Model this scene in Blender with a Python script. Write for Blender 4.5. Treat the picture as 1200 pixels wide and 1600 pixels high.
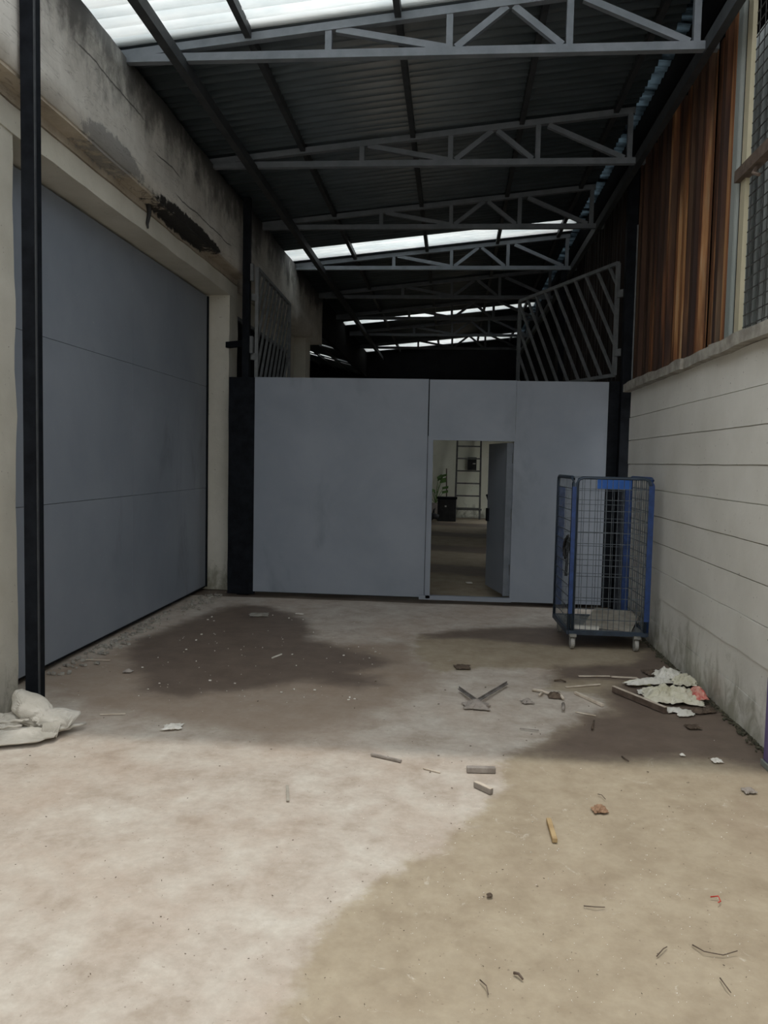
import bpy, math, random
import numpy as np
from mathutils import Vector, Matrix, noise

random.seed(7)
scene = bpy.context.scene
for o in list(bpy.data.objects): bpy.data.objects.remove(o)
C = scene.collection

# ------------------------------------------------------------------ camera
F_PX, EYE = 1240.0, 1.65
_d = Vector((108, -78, F_PX)).normalized()                 # depth axis of the yard, in camera axes (x right, y down, z forward)
_r = Vector((1, .026, 0)); _r.z = -(_r.x*_d.x + _r.y*_d.y)/_d.z; _r.normalize()
_n = _d.cross(_r)                                           # down
cam_d = bpy.data.cameras.new('camera'); cam = bpy.data.objects.new('camera', cam_d); C.objects.link(cam)
cam_d.sensor_fit = 'VERTICAL'; cam_d.sensor_height = 24; cam_d.lens = 24*F_PX/1600
cam_d.clip_start = .05; cam_d.clip_end = 300
def c2w(v): return Vector((v.dot(_r), v.dot(_d), -v.dot(_n)))
ax, ay, az = c2w(Vector((1, 0, 0))), c2w(Vector((0, -1, 0))), c2w(Vector((0, 0, -1)))
cam.matrix_world = Matrix(((ax.x, ay.x, az.x, 0), (ax.y, ay.y, az.y, 0), (ax.z, ay.z, az.z, EYE), (0, 0, 0, 1)))
scene.camera = cam

# ------------------------------------------------------------------ sky, sun, exposure
world = bpy.data.worlds.new('world'); scene.world = world; world.use_nodes = True
bg = world.node_tree.nodes['Background']
bg.inputs[0].default_value = (.93, .97, 1.0, 1); bg.inputs[1].default_value = 1.0
sun_d = bpy.data.lights.new('sun', 'SUN'); sun = bpy.data.objects.new('sun', sun_d); C.objects.link(sun)
sun_d.energy = 0.62; sun_d.angle = math.radians(2.0); sun_d.color = (1, .95, .87)
sun.rotation_euler = Vector((0.0, -.10, -1)).to_track_quat('-Z', 'Y').to_euler()
sun.location = (0, 0, 12)
vs = scene.view_settings
vs.view_transform = 'Standard'; vs.look = 'None'; vs.gamma = 1; vs.use_curve_mapping = False
vs.exposure = 0.85
scene.cycles.max_bounces = 10; scene.cycles.diffuse_bounces = 6

# ------------------------------------------------------------------ pixel helpers (photo frame 1200x1600)
def ray(px, py):
    return c2w(Vector((px-600, py-800, F_PX)))
def fl(px, py, z=0.0):
    w = ray(px, py); w = w*((z-EYE)/w.z); return Vector((w.x, w.y, z))
def onY(px, py, Y):
    w = ray(px, py); w = w*(Y/w.y); return Vector((w.x, Y, w.z+EYE))

# ------------------------------------------------------------------ materials
MATS = {}
def nodes_of(name):
    m = bpy.data.materials.new(name); m.use_nodes = True
    return m, m.node_tree.nodes, m.node_tree.links, m.node_tree.nodes['Principled BSDF']
def mapped(N, L, scale=(1, 1, 1)):
    g = N.new('ShaderNodeNewGeometry'); mp = N.new('ShaderNodeMapping'); mp.inputs['Scale'].default_value = scale
    L.new(g.outputs['Position'], mp.inputs['Vector']); return mp.outputs[0]
def noise_n(N, L, vec, scale, detail=5, rough=.6, dist=0):
    t = N.new('ShaderNodeTexNoise'); t.inputs['Scale'].default_value = scale; t.inputs['Detail'].default_value = detail
    t.inputs['Roughness'].default_value = rough; t.inputs['Distortion'].default_value = dist
    L.new(vec, t.inputs['Vector']); return t.outputs['Fac']
def ramp(N, L, fac, stops):
    r = N.new('ShaderNodeValToRGB'); e = r.color_ramp.elements
    while len(e) < len(stops): e.new(.5)
    for i, (p, c) in enumerate(stops):
        e[i].position = p; e[i].color = (*c, 1) if len(c) == 3 else c
    L.new(fac, r.inputs[0]); return r.outputs[0]
def mixc(N, L, fac, a, b, mode='MIX'):
    m = N.new('ShaderNodeMix'); m.data_type = 'RGBA'; m.blend_type = mode
    for v, s in ((fac, m.inputs[0]), (a, m.inputs[6]), (b, m.inputs[7])):
        if hasattr(v, 'links') or hasattr(v, 'is_linked'): L.new(v, s)
        elif isinstance(v, (int, float)): s.default_value = v
        else: s.default_value = (*v, 1)
    return m.outputs[2]
def math_n(N, L, op, a, b=0.0, clamp=False):
    m = N.new('ShaderNodeMath'); m.operation = op; m.use_clamp = clamp
    for v, s in ((a, m.inputs[0]), (b, m.inputs[1])):
        if hasattr(v, 'is_linked'): L.new(v, s)
        else: s.default_value = v
    return m.outputs[0]
def maprange(N, L, v, a, b, c=0.0, d=1.0, smooth=True):
    m = N.new('ShaderNodeMapRange'); m.interpolation_type = 'SMOOTHSTEP' if smooth else 'LINEAR'
    L.new(v, m.inputs['Value'])
    for k, x in (('From Min', a), ('From Max', b), ('To Min', c), ('To Max', d)): m.inputs[k].default_value = x
    return m.outputs[0]
def bump(N, L, bsdf, h, strength=.3, dist=.01):
    b = N.new('ShaderNodeBump'); b.inputs['Strength'].default_value = strength; b.inputs['Distance'].default_value = dist
    L.new(h, b.inputs['Height']); L.new(b.outputs[0], bsdf.inputs['Normal'])
def posz(N, L):
    g = N.new('ShaderNodeNewGeometry'); s = N.new('ShaderNodeSeparateXYZ'); L.new(g.outputs['Position'], s.inputs[0]); return s.outputs

def simple(name, c1, c2, scale=6, rough=.7, metal=0, stretch=(1, 1, 1), bmp=.15, lo=.35, hi=.65, detail=5):
    m, N, L, B = nodes_of(name)
    v = mapped(N, L, stretch); n = noise_n(N, L, v, scale, detail)
    L.new(ramp(N, L, n, [(lo, c1), (hi, c2)]), B.inputs['Base Color'])
    B.inputs['Roughness'].default_value = rough; B.inputs['Metallic'].default_value = metal
    if bmp: bump(N, L, B, noise_n(N, L, v, scale*6, 3), bmp, .004)
    MATS[name] = m; return m

def mat_floor():
    m, N, L, B = nodes_of('concrete_floor')
    v = mapped(N, L)
    big = noise_n(N, L, v, .9, 6, .6, .4); mid = noise_n(N, L, v, 4.2, 10, .66, .15); fine = noise_n(N, L, v, 22, 6, .7)
    pale = ramp(N, L, mid, [(.30, (.40, .335, .27)), (.47, (.52, .455, .39)), (.62, (.60, .55, .48)), (.75, (.66, .62, .56))])
    pale = mixc(N, L, maprange(N, L, big, .45, .7, 0, .45), pale, (.47, .36, .28))
    dmp = ramp(N, L, mid, [(.3, (.31, .25, .175)), (.5, (.39, .325, .235)), (.72, (.45, .385, .285))])
    dmp = mixc(N, L, maprange(N, L, big, .5, .7, 0, .35), dmp, (.33, .25, .185))
    sok = ramp(N, L, mid, [(.3, (.135, .10, .078)), (.7, (.205, .158, .125))])
    at1 = N.new('ShaderNodeAttribute'); at1.attribute_name = 'damp_sd'
    at2 = N.new('ShaderNodeAttribute'); at2.attribute_name = 'soak_sd'
    at3 = N.new('ShaderNodeAttribute'); at3.attribute_name = 'brown_sd'
    wob = math_n(N, L, 'MULTIPLY', math_n(N, L, 'SUBTRACT', noise_n(N, L, v, 5, 6, .65), .5), .30)
    d1 = maprange(N, L, math_n(N, L, 'ADD', at1.outputs['Fac'], wob), -.045, .065)
    d2 = maprange(N, L, math_n(N, L, 'ADD', at2.outputs['Fac'], wob), -.10, .14)
    d3 = maprange(N, L, math_n(N, L, 'ADD', at3.outputs['Fac'], wob), -.15, .25, 0, .75)
    col = mixc(N, L, d3, pale, (.30, .225, .165))
    col = mixc(N, L, d1, col, dmp)
    col = mixc(N, L, d2, col, sok)
    # light dust scuffs and dark pits, with shapes of their own
    sc = maprange(N, L, noise_n(N, L, v, 7.5, 9, .75, 1.2), .60, .70, 0, .6)
    sc = math_n(N, L, 'MULTIPLY', sc, math_n(N, L, 'SUBTRACT', 1.0, d2))
    col = mixc(N, L, sc, col, (.66, .61, .53))
    pit = maprange(N, L, noise_n(N, L, v, 60, 2, .5), .70, .76, 0, .5)
    col = mixc(N, L, pit, col, (.16, .12, .09))
    col = mixc(N, L, maprange(N, L, fine, .3, .7, 0, .35), col, mixc(N, L, .5, col, (.2, .16, .12)), 'MIX')
    L.new(col, B.inputs['Base Color'])
    L.new(math_n(N, L, 'SUBTRACT', .9, math_n(N, L, 'MULTIPLY', d2, .35)), B.inputs['Roughness'])
    B.inputs['Specular IOR Level'].default_value = .3
    bump(N, L, B, math_n(N, L, 'ADD', mid, math_n(N, L, 'MULTIPLY', fine, .4)), .35, .01)
    MATS['floor'] = m

def mat_fascia(name='fascia', stops=None, cracks=True):
    m, N, L, B = nodes_of(name+'_weathered')
    p = posz(N, L); v = mapped(N, L); vs_ = mapped(N, L, (1, 1.5, 1.0))
    base = ramp(N, L, noise_n(N, L, v, 2.5, 7, .65), stops or [(.3, (.43, .41, .37)), (.55, (.58, .56, .515)), (.75, (.67, .655, .61))])
    streak = noise_n(N, L, vs_, 2.1, 9, .68, .2)
    # black mould runs down from the wet top edge
    h = maprange(N, L, p[2], 3.95, 4.75, -.22, .30, False)
    mould = maprange(N, L, math_n(N, L, 'ADD', streak, h), .46, .78, 0, .9)
    col = mixc(N, L, mould, base, (.085, .083, .08))
    # grey smear low on the beam and a burnt black patch further in
    def blob(cy, cz, ry, rz):
        a = math_n(N, L, 'POWER', math_n(N, L, 'DIVIDE', math_n(N, L, 'SUBTRACT', p[1], cy), ry), 2)
        b = math_n(N, L, 'POWER', math_n(N, L, 'DIVIDE', math_n(N, L, 'SUBTRACT', p[2], cz), rz), 2)
        s = math_n(N, L, 'ADD', math_n(N, L, 'ADD', a, b), math_n(N, L, 'MULTIPLY', math_n(N, L, 'SUBTRACT', noise_n(N, L, v, 9, 7, .75), .5), 3.4))
        return maprange(N, L, s, .75, 1.15, 1, 0)
    col = mixc(N, L, math_n(N, L, 'MULTIPLY', blob(5.95, 3.95, .55, .11), .75), col, (.20, .20, .20))
    col = mixc(N, L, blob(7.75, 3.895, .95, .075), col, (.018, .017, .016))
    if cracks:
        for cz, a0, a1, sl in ((4.44, 5.25, 6.6, -.02), (4.24, 6.7, 7.5, .03), (4.06, 7.2, 9.2, .01)):
            wv = math_n(N, L, 'MULTIPLY', math_n(N, L, 'SUBTRACT', noise_n(N, L, mapped(N, L, (0, 1, 0)), 2.2, 5, .6), .5), .09)
            zz = math_n(N, L, 'SUBTRACT', math_n(N, L, 'SUBTRACT', p[2], wv), math_n(N, L, 'ADD', cz-sl*a0, math_n(N, L, 'MULTIPLY', p[1], sl)))
            ln = maprange(N, L, math_n(N, L, 'ABSOLUTE', zz), .003, .010, .85, 0)
            ln = math_n(N, L, 'MULTIPLY', ln, math_n(N, L, 'MULTIPLY', maprange(N, L, p[1], a0, a0+.2), maprange(N, L, p[1], a1-.2, a1, 1, 0)))
            col = mixc(N, L, ln, col, (.05, .047, .045))
    ck = noise_n(N, L, mapped(N, L, (1, .35, 4.0)), 3.0, 4, .6, .5)
    crack = maprange(N, L, math_n(N, L, 'ABSOLUTE', math_n(N, L, 'SUBTRACT', ck, .5)), .0, .008, .75, 0)
    col = mixc(N, L, math_n(N, L, 'MULTIPLY', crack, .55), col, (.07, .06, .055))
    L.new(col, B.inputs['Base Color']); B.inputs['Roughness'].default_value = .92
    bump(N, L, B, noise_n(N, L, v, 14, 8, .7), .4, .015); MATS[name] = m

def mat_plaster(name, c1, c2, grime, gz=.9, seed=0):
    m, N, L, B = nodes_of(name)
    p = posz(N, L); v = mapped(N, L)
    col = ramp(N, L, noise_n(N, L, v, 1.7, 7, .6), [(.32, c1), (.66, c2)])
    st = noise_n(N, L, mapped(N, L, (1.6, 1.6, 1.0)), 3.5, 8, .66, .5)
    h = maprange(N, L, p[2], 0, gz, .22, -.25, False)
    g = maprange(N, L, math_n(N, L, 'ADD', st, h), .48, .78, 0, .75)
    col = mixc(N, L, g, col, grime)
    dots = maprange(N, L, noise_n(N, L, v, 38, 2, .5), .71, .77, 0, .7)
    col = mixc(N, L, dots, col, (.12, .10, .08))
    L.new(col, B.inputs['Base Color']); B.inputs['Roughness'].default_value = .9
    bump(N, L, B, noise_n(N, L, v, 20, 7, .7), .35, .01); MATS[name] = m

def mat_sheetmetal():
    m, N, L, B = nodes_of('grey_painted_sheet')
    v = mapped(N, L)
    col = ramp(N, L, noise_n(N, L, v, 1.1, 6, .6, .3), [(.3, (.205, .232, .275)), (.7, (.26, .288, .332))])
    sm = maprange(N, L, noise_n(N, L, mapped(N, L, (1, 1.2, .45)), 1.5, 5, .6, .5), .56, .76, 0, .42)
    col = mixc(N, L, sm, col, (.085, .095, .105))
    sp = maprange(N, L, noise_n(N, L, v, 45, 2, .5), .74, .79, 0, .6)
    col = mixc(N, L, sp, col, (.42, .43, .44))
    L.new(col, B.inputs['Base Color']); B.inputs['Roughness'].default_value = .52
    B.inputs['Specular IOR Level'].default_value = .35
    bump(N, L, B, noise_n(N, L, v, 1.6, 3, .5), .25, .03); MATS['sheet'] = m

def mat_rust():
    m, N, L, B = nodes_of('rusty_cladding')
    v = mapped(N, L, (1, 7.5, .28)); v2 = mapped(N, L, (1, 1.6, .12))
    n = noise_n(N, L, v, 1.5, 7, .65, .25)
    col = ramp(N, L, n, [(.28, (.022, .012, .010)), (.40, (.10, .036, .017)), (.50, (.26, .10, .036)), (.58, (.42, .21, .085)), (.70, (.50, .38, .235))])
    dk = maprange(N, L, noise_n(N, L, v2, 2.3, 4, .5), .40, .54, 0, .85)
    col = mixc(N, L, dk, col, (.028, .016, .013))
    L.new(col, B.inputs['Base Color']); B.inputs['Roughness'].default_value = .85
    bump(N, L, B, n, .2, .01); MATS['rust'] = m

def mat_translucent(name, colr, dirt, k=.85):
    m = bpy.data.materials.new(name); m.use_nodes = True
    N, L = m.node_tree.nodes, m.node_tree.links
    N.remove(N['Principled BSDF']); out = N['Material Output']
    v = mapped(N, L, (.5, 2, 1)); n = noise_n(N, L, v, 2.2, 6, .65)
    col = ramp(N, L, n, [(.40, dirt), (.60, colr)])
    t = N.new('ShaderNodeBsdfTranslucent'); d = N.new('ShaderNodeBsdfDiffuse')
    L.new(col, t.inputs[0]); L.new(col, d.inputs[0])
    mx = N.new('ShaderNodeMixShader'); mx.inputs[0].default_value = 1-k
    L.new(t.outputs[0], mx.inputs[1]); L.new(d.outputs[0], mx.inputs[2]); L.new(mx.outputs[0], out.inputs[0])
    MATS[name] = m

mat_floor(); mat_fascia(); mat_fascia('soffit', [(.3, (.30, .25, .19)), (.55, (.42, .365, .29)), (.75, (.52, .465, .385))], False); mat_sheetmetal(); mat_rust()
mat_plaster('cream_plaster', (.49, .47, .40), (.62, .595, .52), (.16, .15, .10), .8)
mat_plaster('wall_paint', (.66, .645, .59), (.76, .745, .695), (.26, .25, .175), .8)
mat_plaster('back_plaster', (.66, .66, .54), (.76, .76, .64), (.15, .14, .10), .8)
mat_translucent('skylight', (.96, .97, .96), (.84, .87, .87))
mat_translucent('blue_strip', (.22, .27, .30), (.010, .014, .018), .7)
simple('black_steel', (.006, .007, .009), (.012, .014, .018), 9, .6, 0, bmp=.1)
MATS['black_steel'].node_tree.nodes['Principled BSDF'].inputs['Specular IOR Level'].default_value = .06
simple('dark_void', (.004, .004, .0045), (.008, .008, .009), 3, .95, bmp=0)  # near black, the shade of unlit depths put into the colour
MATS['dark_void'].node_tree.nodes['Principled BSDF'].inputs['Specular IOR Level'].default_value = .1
simple('roof_metal', (.062, .082, .095), (.10, .125, .145), 2.0, .5, 0, (1, 3, 1), .08)
MATS['roof_metal'].node_tree.nodes['Principled BSDF'].inputs['Roughness'].default_value = .34; MATS['roof_metal'].node_tree.nodes['Principled BSDF'].inputs['Specular IOR Level'].default_value = .8
simple('truss_paint', (.135, .155, .18), (.185, .205, .235), 7, .5, 0, bmp=.08)
simple('purlin_paint', (.022, .025, .03), (.04, .045, .05), 7, .6)
simple('shaded_rust', (.012, .009, .008), (.028, .018, .013), 3, .85, stretch=(1, 5, .3))  # near-black stand-in for the rust, shade painted into the deep sheets
simple('coping', (.24, .22, .19), (.40, .38, .33), 9, .95, bmp=.6)
simple('grey_post', (.22, .25, .23), (.34, .36, .34), 3, .6, stretch=(1, 1, .2))
simple('cream_strip', (.42, .38, .26), (.55, .50, .36), 4, .7, stretch=(1, 1, .3))
simple('pale_sheet', (.32, .35, .34), (.60, .63, .62), 5, .6, stretch=(1, 5, .2))
simple('dark_wire', (.03, .03, .03), (.06, .06, .06), 9, .6, bmp=0)
simple('gate_bar', (.11, .12, .125), (.18, .19, .195), 9, .55)
simple('blue_paint', (.012, .035, .12), (.022, .062, .21), 16, .5, bmp=.1)
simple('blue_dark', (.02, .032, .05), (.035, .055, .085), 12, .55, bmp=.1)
simple('blue_plate', (.02, .11, .42), (.03, .14, .50), 9, .5, bmp=.05)
simple('cage_wire', (.055, .07, .085), (.13, .15, .17), 30, .5, .3, bmp=0)
simple('cage_deck', (.13, .135, .13), (.27, .27, .26), 12, .7)
simple('rubber', (.015, .015, .015), (.03, .03, .03), 9, .8)
simple('caster_tyre', (.30, .29, .27), (.42, .41, .38), 12, .7)
simple('caster_zinc', (.20, .20, .19), (.34, .335, .31), 20, .5, .4)
simple('cardboard', (.30, .27, .22), (.44, .41, .35), 8, .9)
simple('pale_board', (.60, .58, .52), (.72, .70, .64), 8, .8)
simple('sack_weave', (.40, .375, .325), (.56, .53, .475), 5, .85, bmp=.5)
simple('sack_inside', (.10, .09, .075), (.26, .24, .20), 8, .9)
simple('paper_cream', (.55, .52, .38), (.74, .71, .60), 9, .75)
simple('paper_white', (.66, .64, .56), (.82, .80, .74), 9, .75)
simple('paper_yellow', (.50, .49, .20), (.66, .63, .38), 14, .75)
simple('paper_red', (.60, .13, .11), (.70, .42, .33), 30, .75, lo=.40, hi=.62, bmp=0)
simple('wood_pale', (.50, .42, .33), (.70, .62, .52), 12, .8, stretch=(1, 1, 1))
simple('wood_brown', (.08, .055, .042), (.15, .11, .085), 14, .85)
simple('wood_grey', (.24, .21, .185), (.36, .32, .285), 16, .9)
simple('wood_orange', (.34, .23, .11), (.47, .34, .18), 14, .8)
simple('steel_scrap', (.16, .145, .135), (.30, .28, .265), 14, .6, .3)
simple('leaf_brown', (.20, .11, .065), (.34, .21, .13), 22, .9)
simple('mud', (.07, .05, .035), (.15, .11, .08), 16, .95)
simple('chip_white', (.65, .62, .55), (.85, .82, .76), 20, .8, bmp=0)
simple('red_plastic', (.45, .03, .02), (.6, .06, .04), 9, .5, bmp=0)
simple('purple_paint', (.13, .10, .24), (.20, .16, .33), 6, .5)
simple('plant_green', (.05, .11, .02), (.10, .19, .04), 14, .7)
simple('moss', (.055, .055, .035), (.12, .11, .075), 14, .95)
simple('ladder_alloy', (.07, .07, .065), (.13, .13, .12), 9, .4, .5)

# ------------------------------------------------------------------ mesh builder
class MB:
    def __init__(s): s.v = []; s.f = []
    def quadbox(s, c, u, v, w):
        c, u, v, w = map(Vector, (c, u, v, w)); b = len(s.v)
        for k in (-1, 1):
            for j in (-1, 1):
                for i in (-1, 1): s.v.append(c+u*i+v*j+w*k)
        s.f += [tuple(b+i for i in q) for q in ((0, 2, 3, 1), (4, 5, 7, 6), (0, 1, 5, 4), (2, 6, 7, 3), (0, 4, 6, 2), (1, 3, 7, 5))]
        return s
    def box(s, a, b):
        a, b = Vector(a), Vector(b); c = (a+b)/2; h = (b-a)/2
        return s.quadbox(c, (h.x, 0, 0), (0, h.y, 0), (0, 0, h.z))
    def bar(s, a, b, w, h, up=(0, 0, 1)):
        a, b = Vector(a), Vector(b); t = (b-a); L = t.length; t.normalize(); up = Vector(up)
        sd = t.cross(up)
        if sd.length < 1e-4: sd = t.cross(Vector((0, 1, 0)))
        sd.normalize(); un = sd.cross(t)
        return s.quadbox((a+b)/2, t*L/2, sd*w/2, un*h/2)
    def tube(s, pts, r, n=6, r2=None):
        pts = [Vector(p) for p in pts]; b = len(s.v); m = len(pts); up = Vector((.13, .29, .95)).normalized()
        for i, p in enumerate(pts):
            t = (pts[min(i+1, m-1)]-pts[max(i-1, 0)]).normalized()
            a = t.cross(up)
            if a.length < .05: a = t.cross(Vector((1, 0, 0)))
            a.normalize(); c = t.cross(a); rr = r if r2 is None else r+(r2-r)*i/(m-1)
            for k in range(n):
                q = 2*math.pi*k/n; s.v.append(p+(a*math.cos(q)+c*math.sin(q))*rr)
        for i in range(m-1):
            for k in range(n):
                s.f.append((b+i*n+k, b+i*n+(k+1) % n, b+(i+1)*n+(k+1) % n, b+(i+1)*n+k))
        s.f.append(tuple(b+k for k in reversed(range(n)))); s.f.append(tuple(b+(m-1)*n+k for k in range(n)))
        return s
    def cyl(s, c, axis, r, h, n=16):
        c, axis = Vector(c), Vector(axis).normalized(); return s.tube([c-axis*h/2, c+axis*h/2], r, n)
    def corr(s, o, u, v, nrm, prof, segs, t=.004):
        """corrugated sheet: o origin, u across the waves, v along them, displaced by prof along nrm; t thickness"""
        o, u, v, nrm = map(Vector, (o, u, v, nrm)); b = len(s.v); W = u.length
        for lay in (0, 1):
            for i in range(segs+1):
                d = nrm*(prof(W*i/segs)+(t if lay else 0))
                s.v.append(o+u*i/segs+d); s.v.append(o+u*i/segs+v+d)
        k = 2*(segs+1)
        for i in range(segs):
            a = b+2*i
            s.f.append((a, a+1, a+3, a+2)); s.f.append((a+k, a+k+2, a+k+3, a+k+1))
            s.f.append((a, a+2, a+k+2, a+k)); s.f.append((a+1, a+k+1, a+k+3, a+3))
        e = b+2*segs
        s.f.append((b, b+k, b+k+1, b+1)); s.f.append((e, e+1, e+k+1, e+k))
        return s
    def mesh(s, name, mat):
        me = bpy.data.meshes.new(name); me.from_pydata([tuple(v) for v in s.v], [], s.f); me.materials.append(MATS[mat]); me.update()
        return me
    def build(s, name, mat, parent=None, smooth=False, bevel=0):
        me = s.mesh(name, mat)
        if smooth: me.shade_smooth()
        o = bpy.data.objects.new(name, me); C.objects.link(o)
        if parent is not None: o.parent = parent; o.matrix_parent_inverse = pinv(parent)
        if bevel:
            b = o.modifiers.new('bevel', 'BEVEL'); b.width = bevel; b.segments = 2; b.limit_method = 'ANGLE'
        return o
def pinv(p):
    m = Matrix.LocRotScale(p.location, p.rotation_euler, p.scale)
    q = p.parent
    while q is not None:
        m = (Matrix.LocRotScale(q.location, q.rotation_euler, q.scale)) @ m; q = None
    return m.inverted()
def empty(name, loc=(0, 0, 0)):
    o = bpy.data.objects.new(name, None); o.empty_display_size = .1; C.objects.link(o); o.location = loc; return o
def tag(o, label, cat=None, group=None, kind=None):
    o['label'] = label
    if cat: o['category'] = cat
    if group: o['group'] = group
    if kind: o['kind'] = kind
    return o
def struct(o, label=None):
    o['kind'] = 'structure'
    if label: o['label'] = label
    return o
def boxpart(name, mat, a, b, parent, bevel=0): return MB().box(a, b).build(name, mat, parent, bevel=bevel)

# ================================================================== THE SETTING
# ---- floor with stained areas (signed distance to stain outlines, in metres, stored on the grid)
def axis_lines(parts):
    out = []
    for a, b, st in parts:
        n = max(1, round((b-a)/st)); out += [a+(b-a)*i/n for i in range(n)]
    out.append(parts[-1][1]); return np.array(out)
XS = axis_lines([(-14, -3.2, 2.0), (-3.2, 2.1, .03), (2.1, 8, 1.5)])
YS = axis_lines([(-14, .9, 1.5), (.9, 9.6, .03), (9.6, 25, .5)])
def sdf(poly, X, Y):
    P = np.array([(fl(*p).x, fl(*p).y) for p in poly]); n = len(P)
    best = np.full(X.shape, 1e9); inside = np.zeros(X.shape, bool)
    for i in range(n):
        a, b = P[i], P[(i+1) % n]; ab = b-a; l2 = (ab**2).sum()+1e-12
        t = np.clip(((X-a[0])*ab[0]+(Y-a[1])*ab[1])/l2, 0, 1)
        best = np.minimum(best, np.hypot(X-a[0]-t*ab[0], Y-a[1]-t*ab[1]))
        cond = (a[1] > Y) != (b[1] > Y)
        with np.errstate(divide='ignore', invalid='ignore'):
            xi = a[0]+(Y-a[1])*(b[0]-a[0])/(b[1]-a[1]+1e-12)
        inside ^= cond & (X < xi)
    return np.where(inside, best, -best)
GX, GY = np.meshgrid(XS, YS); GX, GY = GX.ravel(), GY.ravel()
damp_poly = [(380, 1750), (440, 1600), (465, 1500), (500, 1440), (590, 1370), (700, 1310), (740, 1270), (785, 1230), (772, 1202), (790, 1178),
             (840, 1160), (900, 1120), (950, 1108), (930, 1085), (850, 1078), (868, 1045), (760, 1042), (690, 1050), (640, 1020), (655, 990), (760, 985), (870, 985), (1010, 1000), (1240, 1200), (1500, 1750)]
soakL = [(196, 1004), (200, 1040), (222, 1058), (214, 1080), (280, 1092), (330, 1082), (400, 1076), (480, 1063), (560, 1076), (597, 1070), (592, 1056), (556, 1050), (622, 1036),
         (600, 1026), (530, 1008), (495, 1000), (487, 985), (484, 968), (450, 956), (420, 946), (380, 943), (340, 950), (300, 965), (250, 985)]
soak_shadeR = [(1020, 1000), (1240, 1190), (1230, 1206), (1090, 1184), (1000, 1190), (880, 1184), (792, 1176), (842, 1160), (902, 1117), (950, 1108), (938, 1086), (962, 1064), (890, 1062), (850, 1070), (870, 1040), (985, 1035)]  # wet stain whose near edge is painted along the roof's shadow edge
soakC = [(860, 975), (1020, 1000), (1030, 1015), (870, 1012), (740, 1000), (655, 1000), (650, 988), (740, 978)]
brown = [(0, 1060), (180, 1010), (640, 1000), (700, 1060), (560, 1140), (420, 1165), (250, 1130), (120, 1110)]
sd_damp = sdf(damp_poly, GX, GY)
sd_soak = np.maximum(np.maximum(sdf(soakL, GX, GY), sdf(soak_shadeR, GX, GY)), sdf(soakC, GX, GY)-.06)
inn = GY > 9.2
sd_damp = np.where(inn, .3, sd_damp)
sd_soak = np.where(inn, .35*np.sin(GY*2.1+1.0+.4*np.sin(GX*2))-.12, sd_soak)           # dark bands painted so the hall floor shows pale patches of light
sd_brown = sdf(brown, GX, GY)
nx, ny = len(XS), len(YS)
GZ = np.array([(.006*noise.noise((x*1.3, y*1.3, 0)) if (-3.2 < x < 2.1 and .9 < y < 9.6) else 0) for x, y in zip(GX, GY)])-.006
me = bpy.data.meshes.new('floor')
idx = np.arange(nx*ny).reshape(ny, nx)
quads = np.stack([idx[:-1, :-1], idx[:-1, 1:], idx[1:, 1:], idx[1:, :-1]], -1).reshape(-1, 4)
me.vertices.add(nx*ny); me.vertices.foreach_set('co', np.stack([GX, GY, GZ], -1).astype(np.float32).ravel())
me.loops.add(quads.size); me.loops.foreach_set('vertex_index', quads.astype(np.int32).ravel())
me.polygons.add(len(quads)); me.polygons.foreach_set('loop_start', np.arange(0, quads.size, 4, dtype=np.int32))
me.polygons.foreach_set('loop_total', np.full(len(quads), 4, dtype=np.int32))
me.update(calc_edges=True); me.validate()
for nm, arr in (('damp_sd', sd_damp), ('soak_sd', sd_soak), ('brown_sd', sd_brown)):
    a = me.attributes.new(nm, 'FLOAT', 'POINT'); a.data.foreach_set('value', arr.astype(np.float32))
me.materials.append(MATS['floor']); me.shade_smooth()
floor = bpy.data.objects.new('floor', me); C.objects.link(floor); struct(floor, 'bare concrete yard floor with dark damp stains')

# ---- left building: pilasters, lintel, projecting weathered beam
WL = empty('wall_left'); struct(WL, 'left building of cream plaster with a mould-streaked concrete beam')
Y0 = -5.0
def rough_box(a, b, step=.12, amp=.006):
    """box whose faces are cut and nudged so plaster edges look worn"""
    import bmesh
    bm = bmesh.new(); bmesh.ops.create_cube(bm, size=1)
    a, b = Vector(a), Vector(b)
    for vtx in bm.verts: vtx.co = Vector([(a[i] if vtx.co[i] < 0 else b[i]) for i in range(3)])
    for i in range(3):
        n = min(90, max(1, int((b[i]-a[i])/step)))
        for k in range(1, n):
            co = Vector((0, 0, 0)); co[i] = a[i]+(b[i]-a[i])*k/n; no = Vector((0, 0, 0)); no[i] = 1
            bmesh.ops.bisect_plane(bm, geom=bm.verts[:]+bm.edges[:]+bm.faces[:], plane_co=co, plane_no=no)
    for vtx in bm.verts:
        p = vtx.co.copy(); vtx.co += Vector((noise.noise(p*3.1), noise.noise(p*3.1+Vector((9, 0, 0))), noise.noise(p*3.1+Vector((0, 9, 0)))))*amp*1.6
    m = MB(); bm.verts.index_update(); m.v = [v.co.copy() for v in bm.verts]; m.f = [tuple(v.index for v in f.verts) for f in bm.faces]; bm.free()
    return m
rough_box((-3.35, Y0, 3.885), (-2.61, 9.84, 4.74), .16, .009).build('concrete_beam', 'fascia', WL, True)
o = rough_box((-3.3, 9.86, 3.885), (-2.62, 15.55, 4.78), .25, .008).build('concrete_beam', 'fascia', WL, True)
boxpart('parapet', 'dark_void', (-3.3, Y0, 4.74), (-3.0, 15.5, 4.93), WL)
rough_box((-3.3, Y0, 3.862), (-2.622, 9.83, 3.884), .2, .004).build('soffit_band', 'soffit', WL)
rough_box((-3.3, Y0, 3.806), (-2.752, 9.90, 3.866), .12, .006).build('lintel_top', 'soffit', WL)
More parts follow.
